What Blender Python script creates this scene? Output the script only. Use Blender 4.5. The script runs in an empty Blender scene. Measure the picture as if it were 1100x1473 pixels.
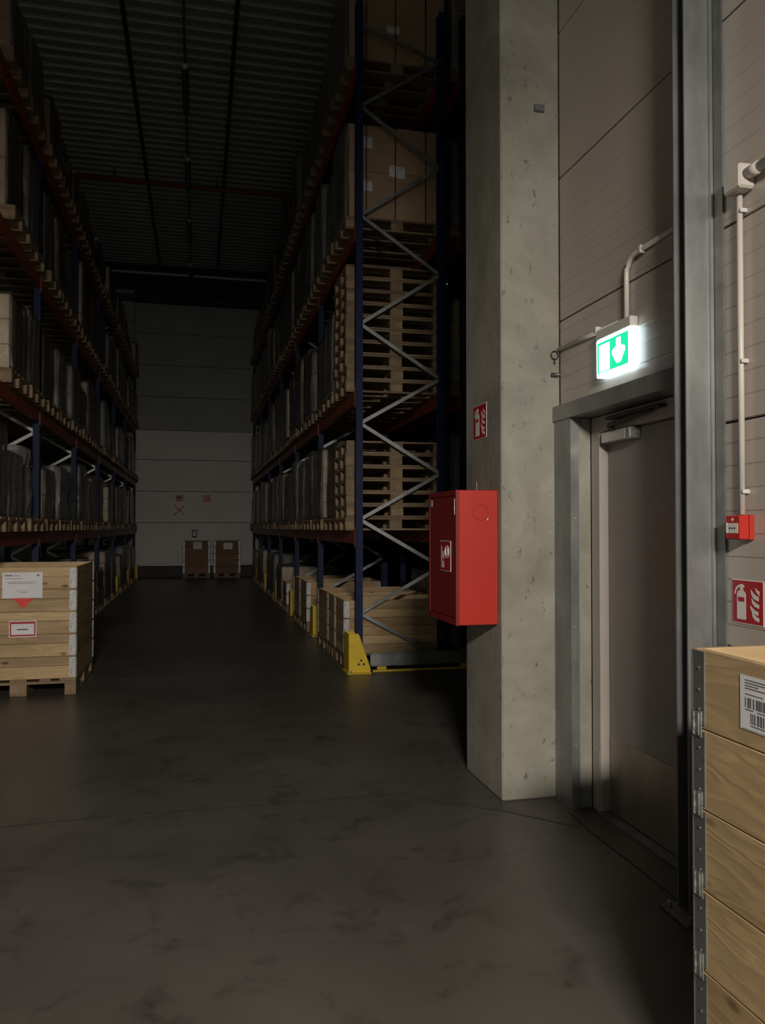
import bpy, bmesh, math, random
from mathutils import Vector, Matrix
R = math.radians
random.seed(7)
SC = bpy.context.scene
COL = SC.collection

# ------------------------------------------------------------------ camera, world, light, exposure
cam_d = bpy.data.cameras.new('camera')
cam = bpy.data.objects.new('camera', cam_d); COL.objects.link(cam)
cam.location = (0, 0, 1.55)
cam.rotation_euler = (R(90 + 1.12), 0, R(-13.0))
cam_d.sensor_fit = 'HORIZONTAL'; cam_d.sensor_width = 36
cam_d.lens = 36 * 1150 / 1100
cam_d.clip_start = 0.05; cam_d.clip_end = 200
SC.camera = cam

w = bpy.data.worlds.new('world'); SC.world = w; w.use_nodes = True
w.node_tree.nodes['Background'].inputs[0].default_value = (0.88, 0.95, 0.88, 1)
w.node_tree.nodes['Background'].inputs[1].default_value = 0.26


def area(name, loc, rot, sx, sy, power, color, spread=180):
    d = bpy.data.lights.new(name, 'AREA'); d.shape = 'RECTANGLE'; d.size = sx; d.size_y = sy
    d.energy = power; d.color = color; d.spread = R(spread)
    o = bpy.data.objects.new(name, d); COL.objects.link(o); o.location = loc; o.rotation_euler = rot
    return o


# the one lamp that burns in the bay behind the photographer, tilted down and into the aisle
area('bay_lamp', (-0.1, -3.6, 3.8), (R(47), 0, R(7)), 1.3, 0.30, 545, (1.0, 0.92, 0.83), 170)

SC.view_settings.view_transform = 'Standard'
SC.view_settings.look = 'None'
SC.view_settings.gamma = 1
SC.view_settings.use_curve_mapping = False
SC.view_settings.exposure = 0.0


# ------------------------------------------------------------------ materials
def new_mat(name):
    m = bpy.data.materials.new(name); m.use_nodes = True
    nt = m.node_tree; b = nt.nodes['Principled BSDF']
    return m, nt, b


def N(nt, t, **kw):
    n = nt.nodes.new(t)
    for k, v in kw.items():
        if k in n.inputs: n.inputs[k].default_value = v
        else: setattr(n, k, v)
    return n


def ramp(nt, src, stops):
    r = nt.nodes.new('ShaderNodeValToRGB')
    e = r.color_ramp.elements
    while len(e) < len(stops): e.new(0.5)
    for i, (p, c) in enumerate(stops):
        e[i].position = p; e[i].color = (*c, 1)
    nt.links.new(src, r.inputs[0]); return r


def coords(nt, scale=(1, 1, 1), kind='Object'):
    tc = nt.nodes.new('ShaderNodeTexCoord'); mp = nt.nodes.new('ShaderNodeMapping')
    mp.inputs['Scale'].default_value = scale
    nt.links.new(tc.outputs[kind], mp.inputs[0]); return mp


def mottled(name, c1, c2, scale=4, rough=0.6, metal=0.0, bump=0.1, stretch=(1, 1, 1), spec=0.5, bscale=None, rr=None):
    m, nt, b = new_mat(name)
    mp = coords(nt, stretch)
    n = N(nt, 'ShaderNodeTexNoise', Scale=scale, Detail=8.0, Roughness=0.62)
    nt.links.new(mp.outputs[0], n.inputs['Vector'])
    r = ramp(nt, n.outputs['Fac'], [(0.32, c1), (0.68, c2)])
    nt.links.new(r.outputs[0], b.inputs['Base Color'])
    b.inputs['Roughness'].default_value = rough; b.inputs['Metallic'].default_value = metal
    b.inputs['Specular IOR Level'].default_value = spec
    if rr:
        q = N(nt, 'ShaderNodeMapRange'); q.inputs[3].default_value = rr[0]; q.inputs[4].default_value = rr[1]
        nt.links.new(n.outputs['Fac'], q.inputs[0]); nt.links.new(q.outputs[0], b.inputs['Roughness'])
    if bump:
        n2 = N(nt, 'ShaderNodeTexNoise', Scale=bscale or scale * 6, Detail=6.0)
        nt.links.new(mp.outputs[0], n2.inputs['Vector'])
        bp = N(nt, 'ShaderNodeBump', Strength=bump, Distance=0.01)
        nt.links.new(n2.outputs['Fac'], bp.inputs['Height']); nt.links.new(bp.outputs[0], b.inputs['Normal'])
    return m


def plain(name, c, rough=0.5, metal=0.0, spec=0.5):
    return mottled(name, tuple(x * 0.88 for x in c), c, 6, rough, metal, 0.03, spec=spec)


def wood(name, base, dark, axis, knots=True):
    """grain runs along the given axis of the piece; every piece gets its own shift"""
    m, nt, b = new_mat(name)
    tc = nt.nodes.new('ShaderNodeTexCoord'); oi = nt.nodes.new('ShaderNodeObjectInfo')
    mul = N(nt, 'ShaderNodeMath', operation='MULTIPLY'); mul.inputs[1].default_value = 37.0
    nt.links.new(oi.outputs['Random'], mul.inputs[0])
    add = N(nt, 'ShaderNodeVectorMath', operation='ADD')
    nt.links.new(tc.outputs['Object'], add.inputs[0]); nt.links.new(mul.outputs[0], add.inputs[1])
    mp = nt.nodes.new('ShaderNodeMapping')
    s = [7.0, 7.0, 7.0]; s[axis] = 0.9; mp.inputs['Scale'].default_value = s
    nt.links.new(add.outputs[0], mp.inputs[0])
    n1 = N(nt, 'ShaderNodeTexNoise', Scale=1.1, Detail=3.0, Distortion=0.6)
    nt.links.new(mp.outputs[0], n1.inputs['Vector'])
    mm = N(nt, 'ShaderNodeMath', operation='MULTIPLY'); mm.inputs[1].default_value = 55.0
    nt.links.new(n1.outputs['Fac'], mm.inputs[0])
    sn = N(nt, 'ShaderNodeMath', operation='SINE'); nt.links.new(mm.outputs[0], sn.inputs[0])
    r1 = ramp(nt, sn.outputs[0], [(0.0, tuple(x * 0.86 for x in base)), (0.85, base)])
    n2 = N(nt, 'ShaderNodeTexNoise', Scale=0.7, Detail=4.0); nt.links.new(mp.outputs[0], n2.inputs['Vector'])
    r2 = ramp(nt, n2.outputs['Fac'], [(0.35, (0.68, 0.64, 0.58)), (0.62, (1, 1, 1))])
    mx = N(nt, 'ShaderNodeMix', data_type='RGBA', blend_type='MULTIPLY'); mx.inputs[0].default_value = 1.0
    nt.links.new(r1.outputs[0], mx.inputs[6]); nt.links.new(r2.outputs[0], mx.inputs[7])
    last = mx.outputs[2]
    if knots:
        mp2 = nt.nodes.new('ShaderNodeMapping'); s2 = [9.0, 9.0, 9.0]; s2[axis] = 4.0
        mp2.inputs['Scale'].default_value = s2
        nt.links.new(add.outputs[0], mp2.inputs[0])
        v = N(nt, 'ShaderNodeTexVoronoi', Scale=0.75); nt.links.new(mp2.outputs[0], v.inputs['Vector'])
        r3 = ramp(nt, v.outputs['Distance'], [(0.05, (1, 1, 1)), (0.13, (0, 0, 0))])
        mk = N(nt, 'ShaderNodeMix', data_type='RGBA'); mk.inputs[7].default_value = (*dark, 1)
        nt.links.new(r3.outputs[0], mk.inputs[0]); nt.links.new(last, mk.inputs[6]); last = mk.outputs[2]
    hv = N(nt, 'ShaderNodeHueSaturation')
    q = N(nt, 'ShaderNodeMapRange'); q.inputs[3].default_value = 0.78; q.inputs[4].default_value = 1.12
    nt.links.new(oi.outputs['Random'], q.inputs[0]); nt.links.new(q.outputs[0], hv.inputs['Value'])
    nt.links.new(last, hv.inputs['Color'])
    nt.links.new(hv.outputs[0], b.inputs['Base Color'])
    b.inputs['Roughness'].default_value = 0.62
    bp = N(nt, 'ShaderNodeBump', Strength=0.12, Distance=0.003)
    nt.links.new(sn.outputs[0], bp.inputs['Height']); nt.links.new(bp.outputs[0], b.inputs['Normal'])
    return m


WB = (0.52, 0.365, 0.19); WD = (0.10, 0.055, 0.025)
M = {}
M['wood_x'] = wood('pine_along_x', WB, WD, 0)
M['wood_y'] = wood('pine_along_y', WB, WD, 1)
M['wood_old_x'] = wood('old_pine_x', (0.29, 0.205, 0.115), WD, 0, False)
M['wood_old_y'] = wood('old_pine_y', (0.29, 0.205, 0.115), WD, 1, False)
M['wood_brown'] = wood('brown_board', (0.26, 0.135, 0.07), (0.06, 0.03, 0.02), 0, False)
M['block'] = wood('block_wood', (0.33, 0.23, 0.13), WD, 2, False)


def floor_mat():
    m, nt, b = new_mat('power_trowelled_concrete')
    mp = coords(nt)
    n = N(nt, 'ShaderNodeTexNoise', Scale=0.55, Detail=9.0, Roughness=0.6); nt.links.new(mp.outputs[0], n.inputs['Vector'])
    r = ramp(nt, n.outputs['Fac'], [(0.3, (0.055, 0.050, 0.043)), (0.7, (0.108, 0.098, 0.086))])
    n2 = N(nt, 'ShaderNodeTexNoise', Scale=3.2, Detail=5.0, Roughness=0.7, Distortion=0.4); nt.links.new(mp.outputs[0], n2.inputs['Vector'])
    r2 = ramp(nt, n2.outputs['Fac'], [(0.30, (0.6, 0.58, 0.55)), (0.46, (1, 1, 1)), (0.7, (1.0, 1.0, 1.0)), (0.82, (1.25, 1.22, 1.18))])
    mx = N(nt, 'ShaderNodeMix', data_type='RGBA', blend_type='MULTIPLY'); mx.inputs[0].default_value = 1
    nt.links.new(r.outputs[0], mx.inputs[6]); nt.links.new(r2.outputs[0], mx.inputs[7])
    # small dark scuffs stretched along the aisle
    mp2 = coords(nt, (5.5, 2.4, 1))
    v = N(nt, 'ShaderNodeTexNoise', Scale=1.7, Detail=3.0, Roughness=0.55); nt.links.new(mp2.outputs[0], v.inputs['Vector'])
    r3 = ramp(nt, v.outputs['Fac'], [(0.70, (1, 1, 1)), (0.76, (0.5, 0.47, 0.45))])
    mx2 = N(nt, 'ShaderNodeMix', data_type='RGBA', blend_type='MULTIPLY'); mx2.inputs[0].default_value = 1
    nt.links.new(mx.outputs[2], mx2.inputs[6]); nt.links.new(r3.outputs[0], mx2.inputs[7])
    nt.links.new(mx2.outputs[2], b.inputs['Base Color'])
    q = N(nt, 'ShaderNodeMapRange'); q.inputs[3].default_value = 0.30; q.inputs[4].default_value = 0.50
    nt.links.new(n2.outputs['Fac'], q.inputs[0]); nt.links.new(q.outputs[0], b.inputs['Roughness'])
    b.inputs['Specular IOR Level'].default_value = 0.5
    bp = N(nt, 'ShaderNodeBump', Strength=0.05, Distance=0.02)
    nt.links.new(n2.outputs['Fac'], bp.inputs['Height']); nt.links.new(bp.outputs[0], b.inputs['Normal'])
    return m


M['floor'] = floor_mat()


def concrete():
    m, nt, b = new_mat('cast_concrete')
    mp = coords(nt)
    n = N(nt, 'ShaderNodeTexNoise', Scale=1.6, Detail=10.0, Roughness=0.65, Distortion=0.3); nt.links.new(mp.outputs[0], n.inputs['Vector'])
    r = ramp(nt, n.outputs['Fac'], [(0.3, (0.17, 0.16, 0.125)), (0.55, (0.275, 0.262, 0.215)), (0.75, (0.36, 0.345, 0.295))])
    mp2 = coords(nt, (9, 9, 5))
    v = N(nt, 'ShaderNodeTexNoise', Scale=2.2, Detail=4.0, Roughness=0.75); nt.links.new(mp2.outputs[0], v.inputs['Vector'])
    r2 = ramp(nt, v.outputs['Fac'], [(0.31, (0.5, 0.48, 0.45)), (0.39, (1, 1, 1))])
    mx = N(nt, 'ShaderNodeMix', data_type='RGBA', blend_type='MULTIPLY'); mx.inputs[0].default_value = 1
    nt.links.new(r.outputs[0], mx.inputs[6]); nt.links.new(r2.outputs[0], mx.inputs[7])
    nt.links.new(mx.outputs[2], b.inputs['Base Color']); b.inputs['Roughness'].default_value = 0.75
    bp = N(nt, 'ShaderNodeBump', Strength=0.25, Distance=0.01)
    nt.links.new(v.outputs['Fac'], bp.inputs['Height']); nt.links.new(bp.outputs[0], b.inputs['Normal'])
    return m


M['concrete'] = concrete()


def ribbed(name, c1, c2, pitch, rough, spec=0.5, strength=0.5, duty=0.12, metal=0.0):
    """sheet skin with fine horizontal ribs every `pitch` metres (fine relief)"""
    m, nt, b = new_mat(name)
    tc = nt.nodes.new('ShaderNodeTexCoord'); sp = nt.nodes.new('ShaderNodeSeparateXYZ')
    nt.links.new(tc.outputs['Object'], sp.inputs[0])
    d = N(nt, 'ShaderNodeMath', operation='DIVIDE'); d.inputs[1].default_value = pitch; nt.links.new(sp.outputs[2], d.inputs[0])
    f = N(nt, 'ShaderNodeMath', operation='FRACT'); nt.links.new(d.outputs[0], f.inputs[0])
    g = ramp(nt, f.outputs[0], [(0.0, (0, 0, 0)), (duty * 0.5, (0.2, 0.2, 0.2)), (duty, (1, 1, 1))])
    n = N(nt, 'ShaderNodeTexNoise', Scale=0.9, Detail=6.0); mp = coords(nt); nt.links.new(mp.outputs[0], n.inputs['Vector'])
    r = ramp(nt, n.outputs['Fac'], [(0.3, c1), (0.7, c2)])
    nt.links.new(r.outputs[0], b.inputs['Base Color'])
    b.inputs['Roughness'].default_value = rough; b.inputs['Specular IOR Level'].default_value = spec
    b.inputs['Metallic'].default_value = metal
    bp = N(nt, 'ShaderNodeBump', Strength=strength, Distance=0.004)
    nt.links.new(g.outputs[0], bp.inputs['Height'])
    nt.links.new(bp.outputs[0], b.inputs['Normal'])
    return m


M['wall_panel'] = ribbed('beige_sandwich_panel', (0.40, 0.345, 0.30), (0.47, 0.41, 0.36), 0.0895, 0.26, 0.6, 0.6, 0.08)
M['door_panel'] = ribbed('white_ribbed_section', (0.70, 0.68, 0.63), (0.78, 0.76, 0.70), 0.09, 0.5, 0.4, 1.0, 0.3)
M['cladding'] = ribbed('grey_cladding', (0.30, 0.31, 0.29), (0.35, 0.36, 0.33), 0.25, 0.5, 0.4, 0.4, 0.1)
M['joint'] = plain('dark_joint', (0.035, 0.032, 0.028), 0.9)
M['galv'] = mottled('galvanised_steel', (0.24, 0.25, 0.245), (0.36, 0.37, 0.362), 7, 0.42, 0.75, 0.04, (1, 1, 0.35), rr=(0.35, 0.55))
M['galv_dark'] = mottled('dull_galvanised_steel', (0.16, 0.165, 0.16), (0.25, 0.26, 0.25), 8, 0.5, 0.7, 0.05)
M['zinc'] = mottled('bright_zinc', (0.16, 0.16, 0.155), (0.52, 0.52, 0.50), 60, 0.4, 0.7, 0.3)
M['stainless'] = mottled('brushed_stainless', (0.24, 0.20, 0.17), (0.42, 0.38, 0.33), 3, 0.38, 0.8, 0.03, (1, 1, 0.3))
M['door_leaf'] = mottled('grey_door_paint', (0.235, 0.21, 0.195), (0.27, 0.245, 0.228), 2, 0.42, 0, 0.02)
M['door_frame'] = mottled('grey_frame_paint', (0.36, 0.325, 0.285), (0.41, 0.37, 0.33), 5, 0.5, 0, 0.03)
M['silver'] = plain('silver_paint', (0.45, 0.43, 0.40), 0.35, 0.4)
M['black'] = plain('black_plastic', (0.02, 0.02, 0.02), 0.5)
M['dark_metal'] = plain('dark_roof_steel', (0.03, 0.03, 0.028), 0.6)
M['red'] = mottled('red_enamel', (0.42, 0.022, 0.013), (0.47, 0.028, 0.016), 2, 0.4, 0, 0.01)
M['red_dark'] = mottled('red_enamel_door', (0.17, 0.006, 0.006), (0.20, 0.008, 0.008), 2, 0.5, 0, 0.01)
M['sign_red'] = plain('sign_red', (0.40, 0.012, 0.018), 0.4)
M['sign_white'] = plain('sign_white', (0.72, 0.70, 0.66), 0.45)
M['white'] = plain('white_plastic', (0.62, 0.59, 0.54), 0.4)
M['pipe'] = mottled('cream_conduit', (0.52, 0.48, 0.42), (0.58, 0.54, 0.48), 6, 0.38, 0, 0.02)
M['paper'] = plain('white_paper', (0.72, 0.71, 0.72), 0.6)
M['ink'] = plain('grey_ink', (0.12, 0.12, 0.13), 0.6)
M['label_red'] = plain('red_print', (0.75, 0.045, 0.03), 0.5)
M['yellow'] = mottled('yellow_powder_coat', (0.62, 0.42, 0.02), (0.74, 0.52, 0.03), 9, 0.45, 0, 0.05)
M['beam'] = mottled('orange_red_beam_paint', (0.24, 0.045, 0.024), (0.31, 0.06, 0.032), 5, 0.42, 0, 0.03)
M['blue'] = mottled('blue_upright_paint', (0.005, 0.012, 0.045), (0.008, 0.018, 0.065), 5, 0.55, 0, 0.03, spec=0.25)
M['roof'] = mottled('pale_roof_sheet', (0.36, 0.37, 0.34), (0.42, 0.42, 0.39), 3, 0.5, 0.1, 0.03)
M['pipe_red'] = plain('red_sprinkler_pipe', (0.33, 0.022, 0.018), 0.4)
M['pipe_white'] = plain('white_gloss_pipe', (0.8, 0.8, 0.76), 0.22)
M['card'] = mottled('brown_cardboard', (0.34, 0.225, 0.135), (0.42, 0.285, 0.175), 3, 0.6, 0, 0.05)
M['card_pale'] = mottled('pale_cardboard', (0.46, 0.36, 0.24), (0.55, 0.44, 0.30), 3, 0.55, 0, 0.05)
M['strap'] = plain('black_strap', (0.015, 0.015, 0.015), 0.4)
M['dark_goods'] = mottled('dark_goods', (0.05, 0.048, 0.04), (0.11, 0.10, 0.085), 4, 0.5, 0, 0.1)
M['grey_goods'] = mottled('grey_sacks', (0.24, 0.24, 0.22), (0.34, 0.34, 0.31), 4, 0.55, 0, 0.1)


def blue_perforated():
    m = M['blue'].copy(); m.name = 'blue_perforated_upright'; nt = m.node_tree; b = nt.nodes['Principled BSDF']
    src = b.inputs['Base Color'].links[0].from_socket
    tc = nt.nodes.new('ShaderNodeTexCoord'); sp = nt.nodes.new('ShaderNodeSeparateXYZ'); nt.links.new(tc.outputs['Object'], sp.inputs[0])
    d = N(nt, 'ShaderNodeMath', operation='DIVIDE'); d.inputs[1].default_value = 0.05; nt.links.new(sp.outputs[2], d.inputs[0])
    f = N(nt, 'ShaderNodeMath', operation='FRACT'); nt.links.new(d.outputs[0], f.inputs[0])
    g = N(nt, 'ShaderNodeMath', operation='GREATER_THAN'); g.inputs[1].default_value = 0.7; nt.links.new(f.outputs[0], g.inputs[0])
    a = N(nt, 'ShaderNodeMath', operation='ABSOLUTE'); nt.links.new(sp.outputs[1], a.inputs[0])
    c = N(nt, 'ShaderNodeMath', operation='COMPARE'); c.inputs[1].default_value = 0.022; c.inputs[2].default_value = 0.006
    nt.links.new(a.outputs[0], c.inputs[0])
    mu = N(nt, 'ShaderNodeMath', operation='MULTIPLY'); nt.links.new(g.outputs[0], mu.inputs[0]); nt.links.new(c.outputs[0], mu.inputs[1])
    mx = N(nt, 'ShaderNodeMix', data_type='RGBA'); nt.links.new(mu.outputs[0], mx.inputs[0]); nt.links.new(src, mx.inputs[6])
    mx.inputs[7].default_value = (0.003, 0.003, 0.004, 1)
    nt.links.new(mx.outputs[2], b.inputs['Base Color'])
    return m


M['blue_perf'] = blue_perforated()


def film(name, veil, alpha, gloss_rough=0.12, ior=1.85):
    m, nt, b = new_mat(name)
    out = nt.nodes['Material Output']; nt.nodes.remove(b)
    mp = coords(nt, (1, 1, 0.35))
    n = N(nt, 'ShaderNodeTexNoise', Scale=7.0, Detail=5.0, Roughness=0.65, Distortion=2.0); nt.links.new(mp.outputs[0], n.inputs['Vector'])
    bp = N(nt, 'ShaderNodeBump', Strength=1.0, Distance=0.045); nt.links.new(n.outputs['Fac'], bp.inputs['Height'])
    tr = N(nt, 'ShaderNodeBsdfTransparent'); df = N(nt, 'ShaderNodeBsdfDiffuse', Color=(*veil, 1))
    gl = N(nt, 'ShaderNodeBsdfGlossy', Roughness=gloss_rough, Color=(0.9, 0.9, 0.88, 1))
    nt.links.new(bp.outputs[0], df.inputs['Normal']); nt.links.new(bp.outputs[0], gl.inputs['Normal'])
    m1 = N(nt, 'ShaderNodeMixShader', Fac=alpha); nt.links.new(tr.outputs[0], m1.inputs[1]); nt.links.new(df.outputs[0], m1.inputs[2])
    fr = N(nt, 'ShaderNodeFresnel', IOR=ior)
    m2 = N(nt, 'ShaderNodeMixShader'); nt.links.new(fr.outputs[0], m2.inputs[0]); nt.links.new(m1.outputs[0], m2.inputs[1]); nt.links.new(gl.outputs[0], m2.inputs[2])
    nt.links.new(m2.outputs[0], out.inputs['Surface'])
    return m


M['film'] = film('stretch_film', (0.42, 0.40, 0.35), 0.16, 0.13, 1.65)
M['film_grey'] = film('grey_film', (0.22, 0.225, 0.205), 0.75)


def emit(name, col, strength):
    m, nt, b = new_mat(name)
    mp = coords(nt)
    n = N(nt, 'ShaderNodeTexNoise', Scale=6.0); nt.links.new(mp.outputs[0], n.inputs['Vector'])
    r = ramp(nt, n.outputs['Fac'], [(0.0, tuple(c * 0.9 for c in col)), (1.0, col)])
    b.inputs['Base Color'].default_value = (*col, 1)
    nt.links.new(r.outputs[0], b.inputs['Emission Color']); b.inputs['Emission Strength'].default_value = strength
    return m


M['lit_white'] = emit('backlit_white', (0.72, 0.94, 1.0), 5.0)
M['lit_green'] = emit('backlit_green', (0.010, 0.62, 0.28), 1.25)


# ------------------------------------------------------------------ mesh helpers
class MB:
    def __init__(s): s.v = []; s.f = []

    def box(s, x0, x1, y0, y1, z0, z1):
        i = len(s.v)
        s.v += [(x0, y0, z0), (x1, y0, z0), (x1, y1, z0), (x0, y1, z0), (x0, y0, z1), (x1, y0, z1), (x1, y1, z1), (x0, y1, z1)]
        s.f += [(i, i+3, i+2, i+1), (i+4, i+5, i+6, i+7), (i, i+1, i+5, i+4), (i+1, i+2, i+6, i+5), (i+2, i+3, i+7, i+6), (i+3, i, i+4, i+7)]
        return s

    def bar(s, p, q, w, h):
        p = Vector(p); q = Vector(q); d = (q - p).normalized()
        a = Vector((0, 1, 0)) if abs(d.y) < 0.9 else Vector((0, 0, 1))
        u = d.cross(a).normalized(); v = d.cross(u).normalized()
        i = len(s.v)
        for c in (p, q):
            for su, sv in ((-1, -1), (1, -1), (1, 1), (-1, 1)):
                s.v.append(tuple(c + u * su * w / 2 + v * sv * h / 2))
        s.f += [(i, i+1, i+2, i+3), (i+7, i+6, i+5, i+4), (i, i+4, i+5, i+1), (i+1, i+5, i+6, i+2), (i+2, i+6, i+7, i+3), (i+3, i+7, i+4, i)]
        return s

    def tube(s, pts, r, n=12):
        pts = [Vector(p) for p in pts]; rings = []
        for k, p in enumerate(pts):
            d = (pts[min(k+1, len(pts)-1)] - pts[max(k-1, 0)]).normalized()
            a = Vector((0, 0, 1)) if abs(d.z) < 0.9 else Vector((1, 0, 0))
            u = d.cross(a).normalized(); v = d.cross(u).normalized()
            rr = r[k] if isinstance(r, (list, tuple)) else r
            i = len(s.v)
            s.v += [tuple(p + (u * math.cos(t) + v * math.sin(t)) * rr) for t in (2 * math.pi * j / n for j in range(n))]
            rings.append(i)
        for a, b in zip(rings, rings[1:]):
            for j in range(n):
                s.f.append((a + j, a + (j+1) % n, b + (j+1) % n, b + j))
        s.f.append(tuple(rings[0] + j for j in reversed(range(n)))); s.f.append(tuple(rings[-1] + j for j in range(n)))
        return s

    def prism(s, poly, axis, a, b):
        """poly of 2-D points extruded from a to b along axis 0/1/2"""
        i = len(s.v); n = len(poly)
        for t in (a, b):
            for (p, q) in poly:
                s.v.append({0: (t, p, q), 1: (p, t, q), 2: (p, q, t)}[axis])
        s.f.append(tuple(i + k for k in reversed(range(n)))); s.f.append(tuple(i + n + k for k in range(n)))
        for k in range(n):
            s.f.append((i + k, i + (k+1) % n, i + n + (k+1) % n, i + n + k))
        return s

    def mesh(s, name, mat, bevel=0, smooth=False):
        me = bpy.data.meshes.new(name); me.from_pydata(s.v, [], s.f); me.materials.append(mat)
        bm = bmesh.new(); bm.from_mesh(me)
        bmesh.ops.recalc_face_normals(bm, faces=bm.faces)
        if bevel:
            bmesh.ops.bevel(bm, geom=list(bm.edges), offset=bevel, segments=1, affect='EDGES', clamp_overlap=True)
        bm.to_mesh(me); bm.free()
        if smooth:
            for p in me.polygons: p.use_smooth = True
        return me

    def obj(s, name, mat, parent=None, bevel=0, smooth=False, loc=None):
        return mobj(name, s.mesh(name, mat, bevel, smooth), parent, loc)


def mobj(name, me, parent=None, loc=None, rot=None):
    o = bpy.data.objects.new(name, me); COL.objects.link(o)
    if parent: o.parent = parent
    if loc: o.location = loc
    if rot: o.rotation_euler = rot
    return o


def B(*a): return MB().box(*a)


def tag(o, label=None, cat=None, group=None, kind=None):
    if label: o['label'] = label
    if cat: o['category'] = cat
    if group: o['group'] = group
    if kind: o['kind'] = kind
    return o


def thing(name, label, cat, loc=(0, 0, 0), group=None, rz=0):
    o = bpy.data.objects.new(name, None); COL.objects.link(o); o.empty_display_size = 0.1
    o.location = loc; o.rotation_euler = (0, 0, rz)
    return tag(o, label, cat, group)


def struct(o): o['kind'] = 'structure'; return o


_cache = {}


def piece(key, make):
    if key not in _cache: _cache[key] = make()
    return _cache[key]


def boxpiece(name, dx, dy, dz, mat, bevel=0.003):
    """box mesh centred in x and y, standing on z = 0, shared between alike pieces"""
    k = (name, round(dx, 3), round(dy, 3), round(dz, 3), mat.name, bevel)
    return piece(k, lambda: B(-dx/2, dx/2, -dy/2, dy/2, 0, dz).mesh(name, mat, bevel))


# ------------------------------------------------------------------ unseen plates added behind the photographer to cut the lamp's upward light
sh_ = thing('added_light_blocker', 'unseen dark plates added behind the photographer to block upward light', 'lamp')
MB().box(-1.6, 1.4, -3.075, -3.06, 3.825, 4.12).box(-1.6, 1.4, -3.95, -3.06, 4.121, 4.135).box(-1.6, 1.4, -3.965, -3.95, 3.60, 4.135).obj('blocker_plate', M['dark_metal'], sh_)
MB().box(-1.2, -1.19, -3.6, -3.59, 4.136, 9.7).box(1.0, 1.01, -3.6, -3.59, 4.136, 9.7).obj('blocker_rod', M['dark_metal'], sh_)

# ------------------------------------------------------------------ floor
struct(B(-6.2, 8.2, -8, 26.4, -0.2, 0).obj('floor', M['floor']))
FLOOR = bpy.data.objects['floor']


def strip(pts, wd, name='floor_joint', z=0.0008):
    m = MB()
    for p, q in zip(pts, pts[1:]):
        d = (Vector(q) - Vector(p)).normalized(); n = Vector((-d.y, d.x)) * wd / 2
        i = len(m.v)
        for c in (Vector(p) + n, Vector(p) - n, Vector(q) - n, Vector(q) + n): m.v.append((c.x, c.y, z))
        m.f.append((i, i+1, i+2, i+3))
    m.obj(name, M['joint'], FLOOR)


strip([(-6, 4.40), (-2.2, 4.46), (-0.99, 4.506), (-0.375, 4.545), (0.37, 4.535), (0.76, 4.54), (1.09, 4.556), (1.175, 4.55)], 0.012)
strip([(1.175, 4.55), (1.363, 4.338), (1.623, 4.153), (1.927, 3.83)], 0.010)
strip([(1.175, 4.55), (1.30, 4.666), (1.67, 4.99)], 0.008)
strip([(1.975, 4.06), (1.953, 3.749), (1.958, 3.423), (1.95, 2.95)], 0.010)

# ------------------------------------------------------------------ right-hand wall with panels
WX = 2.05


def panel_wall(name, x, y0, y1, z0, z1, joints, mat, thick=0.10, back=0.02, side=1):
    """wall at plane x facing -X; each sandwich panel a part with an open joint"""
    wall = struct(B(x + back * side, x + (thick + back) * side, y0, y1, z0, z1).obj(name, M['joint']))
    zs = [z0] + [j for j in joints if z0 < j < z1] + [z1]
    for a, b in zip(zs, zs[1:]):
        bx = sorted((x, x + back * side - 0.001 * side))
        B(bx[0], bx[1], y0, y1, a + 0.004, b - 0.004).obj('panel', mat, wall, 0.003)
    return wall


joints = [0.30, 1.08, 1.967, 2.75, 3.59, 4.45, 5.3, 6.15, 7.0, 7.85, 8.7]
panel_wall('wall_right', WX, -8, 2.80, 0, 9.8, joints, M['wall_panel'])
panel_wall('wall_over_door', WX, 2.946, 4.285, 2.248, 9.8, joints, M['wall_panel'])
struct(B(WX + 0.03, 8.2, 4.285, 4.42, 0, 9.8).obj('wall_return', M['cladding']))
struct(B(8.2, 8.4, 4.4, 26.4, 0, 9.8).obj('wall_far_right', M['cladding']))
struct(B(-6.4, -6.2, -8, 26.4, 0, 9.8).obj('wall_left', M['cladding']))

# concrete pillar
pil = struct(B(1.685, 2.049, 4.285, 4.90, 0, 9.8).obj('trim_1', M['concrete'], None, 0.008))
pil['label'] = 'raw concrete pillar beside the grey door'
B(1.89, 1.95, 4.262, 4.2845, 3.965, 4.005).obj('wall_bracket', M['galv_dark'], pil, 0.003)

# doorway reveal and frame
rev = struct(MB().box(2.061, 2.139, 4.09, 4.20, 0, 2.16).obj('trim_2', M['concrete'], None, 0.002))
dr = struct(B(2.19, 2.235, 2.96, 3.985, 0.012, 2.066).obj('door_1', M['door_leaf'], None, 0.003))
B(2.1865, 2.1895, 2.98, 3.975, 0.02, 0.42).obj('kick_plate', M['stainless'], dr)
for yy in (3.93, 3.55, 3.15):
    MB().tube([(2.1862, yy, 0.405), (2.184, yy, 0.405)], 0.004, 8).obj('screw', M['zinc'], dr)
fr = MB().box(2.14, 2.26, 3.992, 4.086, 0, 2.16).box(2.14, 2.26, 2.87, 2.955, 0, 2.16).box(2.14, 2.26, 2.955, 3.992, 2.07, 2.16)
fr = struct(fr.obj('trim_3', M['door_frame'], None, 0.004))
B(2.1375, 2.1397, 4.004, 4.05, 0, 0.33).obj('frame_patch', M['door_frame'], fr, 0.001)
struct(B(2.24, 2.5, 2.6, 4.28, 0, 2.5).obj('wall_behind_door', M['joint']))
# threshold
struct(B(2.12, 2.22, 2.96, 3.99, 0, 0.010).obj('trim_4', M['galv_dark']))
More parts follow.
